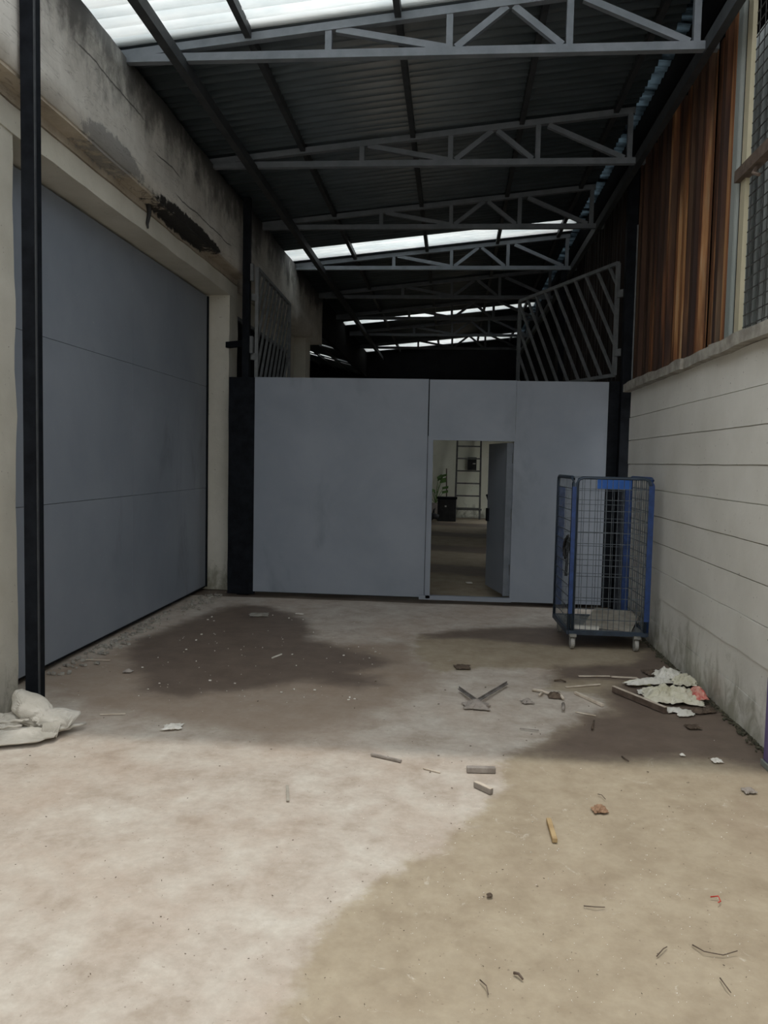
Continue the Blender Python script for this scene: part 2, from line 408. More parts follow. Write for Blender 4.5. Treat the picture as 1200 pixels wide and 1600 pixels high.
boxpart('crack_shadow', 'dark_void', (-3.3, Y0, 3.79), (-2.79, 9.88, 3.815), WL)
rough_box((-3.3, Y0, 3.625), (-2.76, 9.95, 3.796), .12, .006).build('lintel', 'cream_plaster', WL)
rough_box((-3.4, 9.62, 0), (-2.765, 9.98, 3.63), .14, .008).build('pilaster', 'cream_plaster', WL)
rough_box((-3.4, 4.2, 0), (-2.77, 4.84, 3.63), .14, .008).build('pilaster', 'cream_plaster', WL)
boxpart('plaster_wall', 'cream_plaster', (-3.4, Y0, 0), (-2.85, 4.25, 3.64), WL)
boxpart('plaster_wall', 'cream_plaster', (-3.4, 9.98, 0), (-2.98, 14.6, 3.89), WL)
boxpart('pilaster', 'cream_plaster', (-3.4, 14.6, 0), (-2.76, 15.05, 3.9), WL)
boxpart('back_lining', 'dark_void', (-3.6, Y0, 0), (-3.42, 15.5, 4.8), WL)
# burnt stub hanging under the beam
m = MB(); m.tube([(-2.735, 6.95, 3.87), (-2.74, 6.98, 3.79), (-2.75, 6.96, 3.70), (-2.748, 6.97, 3.66)], .028, 6, .008); m.build('burnt_stain', 'rubber', WL, True)

# barred window beyond the pilaster
win = empty('window_1', (-2.98, 10.4, 2.5)); struct(win)
boxpart('shade_panel', 'dark_void', (-2.99, 10.5, 2.5), (-2.975, 13.9, 3.5), win)  # flat near-black panel painted for the unlit window opening
for z in (2.46, 3.5): boxpart('window_frame', 'gate_bar', (-2.985, 10.45, z), (-2.94, 13.95, z+.05), win)

# ---- unseen building added behind the camera, its height set to hold back sky light
WF = empty('wall_front_added', (0, -7, 0)); struct(WF, 'plain unseen building added behind the camera to hold back low sky light')
boxpart('plaster_face', 'wall_paint', (-9, -7.4, 0), (9, -7.0, 3.6), WF)
boxpart('parapet', 'coping', (-9, -7.5, 3.6), (9, -6.95, 3.75), WF)

# ---- the big grey gate in the left building, of sheets on a frame
door1 = empty('door_1', (-3.03, 7.2, 0)); struct(door1, 'tall flat grey sheet-metal gate in the left building')
boxpart('gate_core', 'black_steel', (-3.12, 4.86, .03), (-3.045, 9.60, 3.61), door1)
for y0, y1 in ((4.87, 7.315), (7.32, 9.56)):
    for z0, z1 in ((.055, 1.268), (1.272, 2.508), (2.512, 3.60)):
        boxpart('sheet_panel', 'sheet', (-3.045, y0, z0), (-3.03, y1, z1), door1)
boxpart('edge_strip', 'black_steel', (-3.05, 9.575, .04), (-3.015, 9.60, 3.6), door1)

# ---- right: slab-course wall, coping, rusty cladding
WR = empty('wall_right'); struct(WR, 'cream painted wall of long concrete courses below rusty cladding')
zc = [0, .235, .473, .713, .955, 1.194, 1.43, 1.668, 1.917, 2.16, 2.44]
boxpart('wall_core', 'wall_paint', (1.885, Y0, 0), (2.07, 8.70, 2.43), WR)
for k in range(10):
    g = .0035 if k > 2 else .0012
    off = .004*math.sin(k*2.3)
    rough_box((1.868+off, Y0, zc[k]+g), (1.90, 8.72, zc[k+1]-g), .20, .0022 if k > 2 else .007).build('concrete_course', 'wall_paint', WR)
for a, b, dx in ((Y0, 1.2, 0), (1.22, 3.9, .01), (3.92, 5.9, -.008), (5.91, 6.6, .02), (6.62, 8.80, 0)):
    rough_box((1.80+dx, a, 2.435), (2.12, b, 2.52), .13, .011).build('coping_stone', 'coping', WR)
# mossy dirt where wall meets floor
m = MB()
for i in range(700):
    y = random.uniform(4.2, 8.6); x = 1.866-abs(random.gauss(0, .025)); q = random.uniform(.003, .011); a_ = random.uniform(0, 3)
    m.quadbox((x, y, q*.4), (q*math.cos(a_), q*math.sin(a_), 0), (-q*.8*math.sin(a_), q*.8*math.cos(a_), q*.3), (0, 0, q*.5))
mo = m.build('wall_foot_dirt', 'moss', WR); mo['kind'] = 'stuff'

WC = empty('wall_cladding_right', (2.0, 0, 2.5)); WC.name = 'wall_right_upper'; struct(WC, 'tall rusty corrugated sheets above the painted wall')
def trap(pitch, amp):
    def p(t):
        q = (t/pitch) % 1
        return amp*(min(1, max(0, (q-.30)/.10)) if q < .65 else min(1, max(0, (.98-q)/.10)))
    return p
y = 6.10; k = 0
sheets = [(6.10, .40, 0), (6.44, .40, .07), (6.76, .52, 0), (7.24, .55, .05)]
yy = 7.76
while yy < 16: sheets.append((yy, .60, .05 if k % 2 else 0)); yy += .57; k += 1
for ys, w, dx in sheets:
    MB().corr((2.03+dx, ys, 2.5), (0, w, 0), (0, 0, 2.55), (-1, 0, 0), trap(.2, .045), int(w/.02)).build('rusty_sheet' if ys < 9.3 else 'shaded_rust_sheet', 'rust' if ys < 9.3 else 'shaded_rust', WC)  # sheets past the partition carry the shade in their colour
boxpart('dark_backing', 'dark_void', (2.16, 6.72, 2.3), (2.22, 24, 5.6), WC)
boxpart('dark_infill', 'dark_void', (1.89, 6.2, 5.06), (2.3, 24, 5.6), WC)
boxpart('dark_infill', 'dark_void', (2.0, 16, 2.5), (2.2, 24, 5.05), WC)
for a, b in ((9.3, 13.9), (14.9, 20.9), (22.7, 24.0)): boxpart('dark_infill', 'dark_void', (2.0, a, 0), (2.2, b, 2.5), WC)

# ---- screen of wire mesh at the near end of the cladding, pale sheets behind it
wm = empty('mesh_screen', (2.0, 4.5, 2.52)); tag(wm, 'rusty wire mesh screen with pale sheeting behind, standing on the right wall', 'screen')
boxpart('grey_upright', 'grey_post', (1.97, 6.02, 2.5), (2.06, 6.15, 5.3), wm, .02)
boxpart('cream_upright', 'cream_strip', (1.97, 5.84, 2.5), (2.0, 5.93, 5.3), wm)
boxpart('dark_gap', 'black_steel', (1.995, 5.92, 2.5), (2.02, 6.03, 5.3), wm)
boxpart('mesh_rail', 'wood_brown', (1.93, .5, 3.66), (2.0, 5.95, 3.74), wm)
m = MB(); m.tube([(1.965, 5.6, 3.66), (1.93, 5.58, 3.60), (1.95, 5.52, 3.57)], .012, 5); m.build('hook', 'wood_brown', wm)
m = MB()
z = 2.55
while z < 5.2: m.bar((2.0, .5, z), (2.0, 5.84, z), .006, .006); z += .082
y = .5
while y < 5.84: m.bar((2.004, y, 2.52), (2.004, y, 5.3), .004, .004); y += .10
m.build('wire_mesh', 'dark_wire', wm)
for i in range(9):
    MB().corr((2.55, .4+i*.87, 2.2), (0, .86, 0), (0, 0, 3.6), (-1, 0, 0), lambda t: .03*math.sin(t*2*math.pi/.16), 44).build('pale_sheet', 'pale_sheet', wm)

# ---- roof: corrugated sheets on purlins, skylight sheets, strip at the right eave
SL = .106
def zroof(x): return 4.845+SL*(x+2.67)
RF = empty('ceiling', (0, 0, 4.8)); struct(RF, 'lean-to roof of dark corrugated sheets with translucent skylight strips')
wave = lambda t: .034*math.sin(t*2*math.pi/.13)
def roof_sheet(y0, y1, mat, name):
    x0, x1 = -3.25, 1.76
    w = y1-y0
    MB().corr((x0, y0, zroof(x0)), (0, w, 0), (x1-x0, 0, SL*(x1-x0)), (0, 0, 1), wave, max(6, int(w/.015)), .005).build(name, mat, RF, True)
sky_y = [(5.56, 6.18), (12.18, 12.82), (18.45, 18.85), (22.6, 23.4)]
y = 4.93
for a, b in sky_y+[(25.2, None)]:
    n = max(1, round((a-y)/.96))
    for i in range(n): roof_sheet(y+(a-y)*i/n-.02, y+(a-y)*(i+1)/n+.02, 'roof_metal', 'roof_sheet')
    if b: roof_sheet(a, b, 'skylight', 'skylight_sheet'); y = b
# strip along the right eave
yy = 4.93; k = 0
while yy < 22:
    w = .95
    MB().corr((1.74, yy, zroof(1.74)+.03), (0, w, 0), (.17, 0, -.01), (0, 0, 1), lambda t: .012*math.sin(t*2*math.pi/.12), 48, .005).build('eave_sheet', 'blue_strip', RF, True)
    yy += w-.01; k += 1
for x in (-1.65, -.5, .61, 1.55):
    MB().bar((x, 4.93, zroof(x)-.055), (x, 24.3, zroof(x)-.055), .05, .075).build('purlin', 'purlin_paint', RF)
MB().bar((-2.17, 4.93, 4.67), (-2.17, 24.3, 4.67), .07, .09).build('eave_beam', 'purlin_paint', RF)
MB().bar((1.79, 4.93, 4.74), (1.79, 24.3, 4.74), .06, .11).build('eave_beam', 'purlin_paint', RF)
MB().bar((1.86, 4.93, 4.86), (1.86, 24.3, 4.86), .05, .05).build('eave_angle', 'truss_paint', RF)
# far left bay of the hall
def zbay(x): return 4.20+.26*(-2.62-x)
for y0, y1, mt, nm in ((15.55, 18.3, 'roof_metal', 'bay_roof_sheet'), (18.3, 18.55, 'skylight', 'bay_skylight'), (18.55, 20.9, 'roof_metal', 'bay_roof_sheet'), (20.9, 21.2, 'skylight', 'bay_skylight'),
                       (21.2, 21.6, 'roof_metal', 'bay_roof_sheet'), (21.6, 21.75, 'skylight', 'bay_skylight'), (21.75, 24.5, 'roof_metal', 'bay_roof_sheet')):
    MB().corr((-7.5, y0, zbay(-7.5)), (0, y1-y0, 0), (4.85, 0, zbay(-2.65)-zbay(-7.5)), (0, 0, 1), wave, max(4, int((y1-y0)/.03)), .005).build(nm, mt, RF)
for x in (-3.15, -3.6, -4.1): MB().bar((x, 15.6, zbay(x)-.05), (x, 24.3, zbay(x)-.05), .05, .07).build('purlin', 'purlin_paint', RF)
boxpart('valley_board', 'dark_void', (-2.72, 15.55, 4.12), (-2.62, 24.4, 4.86), RF)

# ---- back of the hall
WB = empty('wall_back', (0, 24, 0)); struct(WB, 'cream plastered end wall of the dark hall')
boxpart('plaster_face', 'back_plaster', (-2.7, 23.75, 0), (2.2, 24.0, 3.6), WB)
boxpart('unlit_upper', 'dark_void', (-7.6, 24.0, 0), (2.3, 24.2, 6.2), WB)
boxpart('unlit_upper', 'dark_void', (-2.75, 23.7, 3.6), (2.2, 24.0, 5.6), WB)  # upper end wall painted near black where no light reaches
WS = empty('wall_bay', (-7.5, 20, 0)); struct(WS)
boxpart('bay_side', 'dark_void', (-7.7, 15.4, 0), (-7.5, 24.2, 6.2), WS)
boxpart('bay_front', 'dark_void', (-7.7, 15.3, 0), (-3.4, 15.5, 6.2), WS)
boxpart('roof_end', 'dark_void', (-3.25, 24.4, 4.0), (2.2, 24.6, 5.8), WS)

# ================================================================== THINGS
# ---- trusses: one built, the others copied member by member
TZ = 4.735
def ztop(x): return TZ+.03+SL*(x+2.67)
def build_truss(Y):
    t = empty('roof_truss', (0, Y, TZ))
    def mem(n, a, b, w=.055, h=.055):
        o = MB().bar((a[0], 0, a[1]-TZ), (b[0], 0, b[1]-TZ), w, h, (0, 1, 0)).build(n, 'truss_paint'); o.parent = t; return o
    mem('bottom_chord', (-2.67, TZ), (1.74, TZ), .06, .06)
    mem('top_chord', (-2.67, ztop(-2.67)), (1.74, ztop(1.74)), .06, .06)
    V = [-1.03, -.11, .78, 1.70]
    for x in V: mem('vertical', (x, TZ+.03), (x, ztop(x)-.03), .05, .05)
    mem('diagonal', (V[0]+.06, ztop(V[0])-.02), (V[1]-.02, TZ+.03), .05, .045)
    mid = (V[1]+V[2])/2
    mem('diagonal', (V[1]+.05, TZ+.03), (mid-.02, ztop(mid)-.03), .05, .045)
    mem('diagonal', (mid+.03, ztop(mid)-.03), (V[2]-.05, TZ+.03), .05, .045)
    mem('diagonal', (V[2]+.10, ztop(V[2])-.03), (V[3]-.05, TZ+.03), .05, .045)
    o = boxpart('end_bracket', 'truss_paint', (1.74, -.03, -.03), (1.86, .03, .03), None); o.parent = t
    return t
t0 = build_truss(6.22)
ORD = ['bright grey steel roof truss nearest the camera, right below the first skylight', 'second steel truss from the camera, in the dark between skylights',
       'third steel truss from the camera, just before the second skylight strip', 'fourth steel truss from the camera, lit from behind the second skylight strip',
       'fifth steel truss from the camera, in deep shade', 'sixth steel truss from the camera, by the third skylight strip', 'seventh steel truss from the camera, deep in the hall',
       'farthest steel truss, by the last skylight strip']
for i, lab in enumerate(ORD):
    if i == 0: t = t0
    else:
        t = t0.copy(); C.objects.link(t); t.location.y = 6.22+2.235*i
        for ch in list(t0.children): c = ch.copy(); C.objects.link(c); c.parent = t
    tag(t, lab, 'truss', 'steel roof trusses')

# ---- black posts
def post(x, y, w, z1, label, z0=0):
    p = empty('steel_post', (x, y, z0)); tag(p, label, 'post')
    h = w/2
    m = MB().box((x-h, y-h, z0), (x+h, y+h, z1)); m.build('shaft', 'black_steel', p, bevel=.006)
    boxpart('base_plate', 'black_steel', (x-h-.03, y-h-.03, z0), (x+h+.03, y+h+.03, z0+.012), p)
    return p
p = post(-2.54, 4.63, .085, 4.78, 'black square steel post standing beside the crumpled sack')
boxpart('edge_strip', 'purlin_paint', (-2.497, 4.585, .02), (-2.490, 4.60, 4.75), p)  # thin lighter strip painted as the highlight on the post's edge
p = post(-2.50, 9.42, .085, 4.72, 'black steel post behind the dark filler panel at the left of the grey partition')
MB().bar((-2.78, 9.6, 3.02), (-2.52, 9.45, 3.02), .07, .07).build('wall_tie', 'black_steel', p)
for z in (2.9, 3.75): boxpart('hinge', 'gate_bar', (-2.455, 9.40, z), (-2.42, 9.46, z+.2), p)
p = post(1.91, 9.20, .11, 5.05, 'black steel post at the right end of the grey partition')
boxpart('edge_strip', 'gate_bar', (1.955, 9.13, 2.55), (1.968, 9.145, 4.3), p)  # paler strip standing in for the edge highlight on this post
p = post(1.66, 12.95, .09, 4.70, 'thin dark post behind the slanted right gate leaf')

# ---- black filler panels beside the partition
f = boxpart('filler_panel', 'black_steel', (-2.665, 9.27, .02), (-2.345, 9.33, 2.60), None); tag(f, 'black steel filler panel between cream pilaster and grey partition', 'panel')
f = boxpart('filler_panel', 'black_steel', (1.735, 9.26, .02), (1.995, 9.295, 2.60), None); tag(f, 'black steel filler strip between grey partition and right wall', 'panel')

# ---- grey partition with a pedestrian door standing open
P = empty('partition', (-.3, 9.25, 0)); tag(P, 'grey sheet-metal partition across the yard with an open door', 'partition')
YF = 9.25
for a, b, z0, z1 in ((-2.345, -.303, .06, 2.60), (-.290, .702, 1.945, 2.595), (.704, 1.735, .04, 2.59)):
    boxpart('sheet_panel', 'sheet', (a, YF-.008, z0), (b, YF+.01, z1), P)
boxpart('sheet_panel', 'sheet', (-.297, YF-.006, .05), (-.255, YF+.01, 1.945), P)
boxpart('seam_backing', 'black_steel', (-.33, YF+.012, .05), (-.26, YF+.03, 2.59), P)
boxpart('seam_lip', 'sheet', (-.290, YF-.018, 1.945), (-.280, YF-.008, 2.59), P)
boxpart('door_jamb', 'sheet', (-.285, YF-.024, .05), (-.235, YF+.04, 1.945), P)
boxpart('door_jamb', 'sheet', (.692, YF-.012, .05), (.71, YF+.04, 1.945), P)
boxpart('door_head', 'sheet', (-.285, YF-.02, 1.90), (.71, YF+.04, 1.945), P)
boxpart('door_sill', 'sheet', (-.36, YF-.024, .035), (.71, YF+.04, .085), P)
boxpart('back_frame', 'black_steel', (-2.34, YF+.012, 2.50), (1.73, YF+.06, 2.57), P)
boxpart('back_frame', 'black_steel', (-2.34, YF+.012, .05), (-.3, YF+.06, .12), P)
boxpart('back_frame', 'black_steel', (.72, YF+.012, .05), (1.73, YF+.06, .12), P)
D = empty('door_leaf', (.655, YF+.05, .1)); D.parent = P; D.matrix_parent_inverse = pinv(P); D.rotation_euler = (0, 0, math.radians(-77))
def dl(n, mat, a, b):
    o = MB().box(a, b).build(n, mat); o.parent = D; return o
# leaf runs along local -x from the hinge
dl('leaf_sheet', 'sheet', (-.84, -.02, 0), (0, .02, 1.785))
dl('leaf_edge', 'truss_paint', (0, -.045, 0), (.02, .045, 1.785))
dl('lock_box', 'black_steel', (-.82, -.045, .82), (-.74, -.02, .98))
for z in (.25, .9, 1.55): dl('hinge', 'gate_bar', (.015, .02, z), (.05, .07, z+.12))

# ---- two upper gate leaves with slanted bars, folded back behind the partition
def gate_leaf(label, hinge, direction, length, z0, z1, pst):
    g = empty('gate_leaf', (hinge[0], hinge[1], z0)); tag(g, label, 'gate')
    d = Vector((direction[0], direction[1], 0)).normalized(); h = Vector((hinge[0], hinge[1], 0))
    def pt(s, z): return h+d*s+Vector((0, 0, z))
    nrm = d.cross(Vector((0, 0, 1)))
    for s in (0, length): MB().bar(pt(s, z0), pt(s, z1), .04, .04, nrm).build('frame_upright', 'gate_bar', g)
    for z in (z0, z1): MB().bar(pt(0, z), pt(length, z), .04, .04, nrm).build('frame_rail', 'gate_bar', g)
    H = z1-z0; run = H*.72; s = -run+.18
    while s < length:
        a0, a1 = s, s+run                      # bar rises away from or towards the hinge
        ta = max(0, (0-a0)/run); tb = min(1, (length-a0)/run)
        if tb-ta > .08:
            za, zb = z0+H*ta, z0+H*tb
            MB().bar(pt(a0+run*ta, za), pt(a0+run*tb, zb), .028, .028, nrm).build('slanted_bar', 'gate_bar', g)
        s += .245
    for z in (z0+.25, z1-.35): MB().bar(Vector((pst[0], pst[1], z)), pt(.0, z), .04, .08).build('hinge', 'gate_bar', g)
    return g
gate_leaf('open gate leaf of slanted bars swung back on the right post', (1.81, 9.36), (-.90, 2.10), 2.35, 2.68, 3.94, (1.87, 9.27))
gate_leaf('open gate leaf of slanted bars folded along the left wall', (-2.40, 9.52), (-.06, 2.1), 2.2, 2.62, 3.92, (-2.46, 9.46))

# ---- roll cage by the right wall
R = empty('roll_cage', (1.40, 7.55, 0)); tag(R, 'tall blue wire-mesh roll cage trolley on casters by the white wall', 'trolley')
xa, xb, ya, yb, zb, zt = 1.07, 1.755, 7.16, 7.93, .17, 1.535
def frame_loop(name, p0, p1, mat, r=.0165):
    p0, p1 = Vector(p0), Vector(p1); u = (p1-p0).normalized(); e = .05
    pts = [p0+Vector((0, 0, zb)), p0+Vector((0, 0, zt-e)), p0+u*e*.3+Vector((0, 0, zt-e*.3)), p0+u*e+Vector((0, 0, zt)), p1-u*e+Vector((0, 0, zt)), p1-u*e*.3+Vector((0, 0, zt-e*.3)), p1+Vector((0, 0, zt-e)), p1+Vector((0, 0, zb))]
    return MB().tube(pts, r, 8).build(name, mat, R, True)
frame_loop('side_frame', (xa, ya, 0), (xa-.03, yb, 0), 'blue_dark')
frame_loop('side_frame', (xb, ya, 0), (xb-.02, yb, 0), 'blue_paint')
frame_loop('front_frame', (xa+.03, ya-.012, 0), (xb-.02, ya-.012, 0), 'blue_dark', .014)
boxpart('blue_upright', 'blue_paint', (xa-.012, ya-.03, zb+.15), (xa+.022, ya-.02, zt-.08), R)
boxpart('blue_upright', 'blue_paint', (xb-.035, ya-.03, zb+.1), (xb+.012, ya-.02, zt-.06), R)
boxpart('blue_upright', 'blue_paint', (xa-.03, yb-.06, zb+.1), (xa+.03, yb-.04, zt-.1), R)
boxpart('blue_upright', 'blue_paint', (xb-.075, yb-.03, zb), (xb-.01, yb-.01, zt-.04), R)
boxpart('name_plate', 'blue_plate', (xb-.345, yb-.035, zt-.115), (xb-.02, yb-.02, zt-.02), R)
def meshpanel(p0, p1, nc, nr, name, z0=zb, z1=zt):
    p0, p1 = Vector(p0), Vector(p1); m = MB()
    for i in range(1, nc):
        q = p0.lerp(p1, i/nc); m.bar(q+Vector((0, 0, z0)), q+Vector((0, 0, z1)), .0048, .0048, (0, 1, 0))
    n2 = p1-p0
    for k in range(nr+1):
        z = z0+(z1-z0)*k/nr; m.bar(p0+Vector((0, 0, z)), p1+Vector((0, 0, z)), .0055, .0055)
    return m.build(name, 'cage_wire', R)
meshpanel((xa, ya, 0), (xb, ya, 0), 14, 14, 'mesh_panel')
meshpanel((xa, ya, 0), (xa-.03, yb, 0), 11, 14, 'mesh_panel')
meshpanel((xb, ya, 0), (xb-.02, yb, 0), 11, 14, 'mesh_panel')
meshpanel((xa-.03, yb, 0), (xb-.02, yb, 0), 9, 10, 'mesh_panel')
boxpart('deck', 'cage_deck', (xa-.01, ya+.02, zb-.03), (xb, yb, zb-.005), R)
m = MB()
for a, b in (((xa, ya), (xb, ya)), ((xa-.03, yb), (xb-.02, yb)), ((xa, ya), (xa-.03, yb)), ((xb, ya), (xb-.02, yb))):
    m.bar((a[0], a[1], zb-.02), (b[0], b[1], zb-.02), .035, .04)
m.build('base_frame', 'blue_dark', R)
for (cx, cy) in ((xa+.035, ya-.015), (xb-.09, ya-.015), (xa+.02, yb-.06), (xb-.12, yb-.06)):
    c = boxpart('caster', 'caster_zinc', (cx-.03, cy-.035, .115), (cx+.03, cy+.035, .14), R)
    for s in (-1, 1):
        mm = MB().quadbox((cx+s*.022, cy+.015, .085), (.003, 0, 0), (0, .02, .006), (0, 0, .05)); o = mm.build('caster_fork', 'caster_zinc'); o.parent = c
    o = MB().cyl((cx, cy+.02, .056), (1, 0, 0), .055, .03, 18).build('caster_wheel', 'caster_tyre'); o.parent = c
    o = MB().cyl((cx, cy+.02, .056), (1, 0, 0), .03, .036, 14).build('wheel_hub', 'caster_zinc'); o.parent = c
# black strap knotted round the left side
m = MB()
for k in range(5):
    pts = [(xa-.01+.02*math.cos(a+k), ya+.25+.06*math.sin(a)*(1-.1*k), .95-.03*k+.05*math.cos(a*1.3+k)) for a in np.linspace(0, 6.2, 12)]
    m.tube(pts, .009, 5)
m.tube([(xa, ya+.25, .95), (xa+.005, ya+.27, .75), (xa-.005, ya+.25, .62)], .014, 5)
m.build('black_strap', 'rubber', R, True)
# lying in it
c = MB().quadbox((1.52, 7.50, .215), (.20, -.08, .0), (.10, .26, .04), (0, 0, .004)).build('cardboard_sheet', 'cardboard'); tag(c, 'torn grey cardboard sheet lying in the blue roll cage', 'cardboard')
c = MB().quadbox((1.22, 7.24, .182), (.13, -.015, 0), (.005, .03, 0), (0, 0, .014)).build('pale_board', 'pale_board'); tag(c, 'short white board lying at the front of the roll cage deck', 'board')

# ---- purple post stub at the right edge
q = empty('purple_post', (1.80, 4.50, 0)); tag(q, 'purple painted steel stub beside the right wall foot', 'post')
boxpart('shaft', 'purple_paint', (1.765, 4.40, .03), (1.86, 4.50, .50), q, .006); boxpart('foot', 'grey_post', (1.755, 4.39, 0), (1.865, 4.51, .03), q)

# ---- things seen through the open door
lad = empty('ladder', (.44, 23.3, 0)); tag(lad, 'tall metal ladder leaning on the cream end wall, seen through the doorway', 'ladder')
for x in (.09, .80): MB().bar((x, 23.0, 0.02), (x+.03*(1 if x < .4 else 0), 23.68, 3.1), .05, .075).build('rail', 'ladder_alloy', lad)
for k in range(8):
    z = .32+k*.36; yk = 23.0+.68*z/3.1
    MB().bar((.10, yk, z), (.80, yk, z), .04, .04).build('rung', 'ladder_alloy', lad)
MB().bar((.0, 22.95, .30), (.85, 22.95, .30), .05, .05).build('foot_bar', 'ladder_alloy', lad)
mb = empty('meter_box', (.55, 23.72, 1.6)); tag(mb, 'small black meter box on the cream end wall behind the ladder', 'box')
boxpart('case', 'rubber', (.43, 23.64, 1.42), (.69, 23.75, 1.80), mb); boxpart('dial_window', 'pale_board', (.58, 23.632, 1.60), (.66, 23.64, 1.63), mb)
bx = empty('black_crate', (-.13, 22.3, 0)); tag(bx, 'large black crate standing left of the ladder, seen through the doorway', 'crate')
boxpart('body', 'rubber', (-.40, 22.1, 0), (.12, 22.6, .62), bx, .02); boxpart('lid', 'black_steel', (-.42, 22.08, .62), (.14, 22.62, .67), bx); boxpart('tag', 'pale_board', (-.2, 22.09, .40), (-.15, 22.1, .44), bx)
b2 = empty('dark_bag', (-.48, 21.9, 0)); tag(b2, 'low dark bag slumped beside the black crate', 'bag')
mm = MB(); mm.tube([(-.62, 21.9, .10), (-.5, 21.9, .16), (-.36, 21.9, .12)], .11, 10, .07); mm.build('body', 'rubber', b2, True)
mm = MB(); mm.tube([(-.5, 21.9, .25), (-.49, 21.88, .33), (-.46, 21.9, .36)], .03, 6, .015); mm.build('tied_neck', 'rubber', b2, True)
pl = empty('plant', (-.48, 23.2, 0)); tag(pl, 'faint green leafy plant behind the left door jamb, in the hall', 'plant')
boxpart('pot', 'wood_grey', (-.62, 23.06, 0), (-.36, 23.34, .45), pl, .02)
for k in range(14):
    a = k*2.4; rr = .10+.18*random.random(); zt_ = .7+.75*random.random()
    mm = MB(); p1 = Vector((-.48+rr*math.cos(a), 23.2+rr*math.sin(a)*.6, zt_))
    mm.tube([(-.48, 23.2, .43), ((-.48+p1.x)/2, (23.2+p1.y)/2, zt_*.8), p1], .008, 5, .005)
    u = Vector((math.cos(a), .2*math.sin(a), .2)).normalized()*.09; w = Vector((-.2*math.sin(a), .5, .8)).normalized()*.04
    mm.quadbox(p1+u*.5, u, w, u.cross(w).normalized()*.003); mm.build('leaf', 'plant_green', pl)
st = MB().tube([(-.15, 23.1, 0.0), (-.17, 23.4, .75), (-.19, 23.68, 1.45)], .018, 6).build('broom_stick', 'wood_brown'); tag(st, 'thin stick leaning on the wall behind the black crate', 'stick')
st = MB().tube([(1.2, 22.4, .0), (1.08, 22.6, .45), (.98, 22.8, .74)], .03, 6).build('leaning_pole', 'black_steel'); tag(st, 'short dark pole leaning beside the open door leaf, in the hall', 'pole')
pp = fl(733, 911); sc = MB().quadbox(pp+Vector((0, 0, .006)), (.038, .01, 0), (-.01, .05, 0), (0, 0, .004)).build('scrap_or_sun_patch', 'paper_white'); tag(sc, 'small white sheet standing in for a sun patch on the floor inside the doorway', 'scrap')  # sun patch on the hall floor, made as a thin white slab

# ------------------------------------------------------------------ crumpled sheets
def crumple(name, mat, parent, centre, ux, uy, hfun, nx=26, ny=20, amp=.02, seed=0, ragged=.08, th=.003, fq=6.0):
    m = MB(); c = Vector(centre); ux, uy = Vector(ux), Vector(uy)
    for j in range(ny+1):
        for i in range(nx+1):
            u, v = 2*i/nx-1, 2*j/ny-1
            e = 1+ragged*noise.noise((u*2.3+seed, v*2.3, seed*1.7))+ragged*.7*noise.noise((u*7+seed, v*7, 3))
            p = c+ux*u*e+uy*v*e
            q_ = Vector((p.x*fq+.6*noise.noise((p.x*fq*.7, p.y*fq*.7, seed)), p.y*fq, seed*3.1))
            dd = noise.voronoi(q_)[0]; r = 1.6*(dd[1]-dd[0])-.5
            dd = noise.voronoi(q_*2.4)[0]; r2 = 1.6*(dd[1]-dd[0])-.5
            z = hfun(u, v)+amp*(1.3*r+.55*r2)*(.55+.45*(1-max(abs(u), abs(v))**3))
            m.v.append(Vector((p.x, p.y, max(.004, c.z+z))))
    w = nx+1
    for j in range(ny):
        for i in range(nx): m.f.append((j*w+i, j*w+i+1, (j+1)*w+i+1, (j+1)*w+i))
    o = m.build(name, mat, parent); s = o.modifiers.new('thickness', 'SOLIDIFY'); s.thickness = th; s.offset = 1
    return o
def dome(h, k=2.0, b=.01): return lambda u, v: b+h*max(0, 1-abs(u)**k)*max(0, 1-abs(v)**k)

# ---- woven sack heap at the left
S = empty('woven_sack', (-2.4, 4.35, 0)); tag(S, 'crumpled dirty white woven sack heaped at the foot of the left post', 'sack')
def bag_lump(name, mat, c, u, v, w, seed, amp=.014, fq=9, e=.55, nu=40, nv=26):
    """stuffed cloth lump: a squarish pillow whose skin is dented by sharp creases"""
    c, u, v, w = map(Vector, (c, u, v, w)); m = MB()
    sg = lambda x, p: math.copysign(abs(x)**p, x)
    for j in range(nv+1):
        ph = -math.pi/2+math.pi*j/nv
        for i in range(nu):
            th = 2*math.pi*i/nu
            a, b, d = sg(math.cos(ph), .8)*sg(math.cos(th), e), sg(math.cos(ph), .8)*sg(math.sin(th), e), sg(math.sin(ph), .8)
            p = c+u*a+v*b+w*d*(1-.55*max(abs(a), abs(b))**3)
            nrm = (u.normalized()*a+v.normalized()*b+w.normalized()*d*1.5).normalized()
            q_ = p*fq+Vector((seed, seed*1.3, 0)); q_ += Vector((noise.noise(q_*.6), noise.noise(q_*.6+Vector((5, 0, 0))), 0))*.7
            d1 = noise.voronoi(q_)[0]; d2 = noise.voronoi(q_*2.1)[0]
            p = p+nrm*amp*(1.4*(d1[1]-d1[0])-.55+.5*(d2[1]-d2[0]))
            p.z = max(p.z, .005); m.v.append(p)
    for j in range(nv):
        for i in range(nu): m.f.append((j*nu+i, j*nu+(i+1) % nu, (j+1)*nu+(i+1) % nu, (j+1)*nu+i))
    return m.build(name, mat, S)
bag_lump('sack_fold', 'sack_weave', (-2.445, 4.43, .140), (.125, .02, -.035), (-.045, .07, .078), (.0, -.045, .045), 3, .020, 9, .75)
bag_lump('sack_flap', 'sack_weave', (-2.315, 4.43, .085), (.115, .03, -.02), (.015, .085, .035), (.0, -.018, .038), 8, .018, 13, .45)
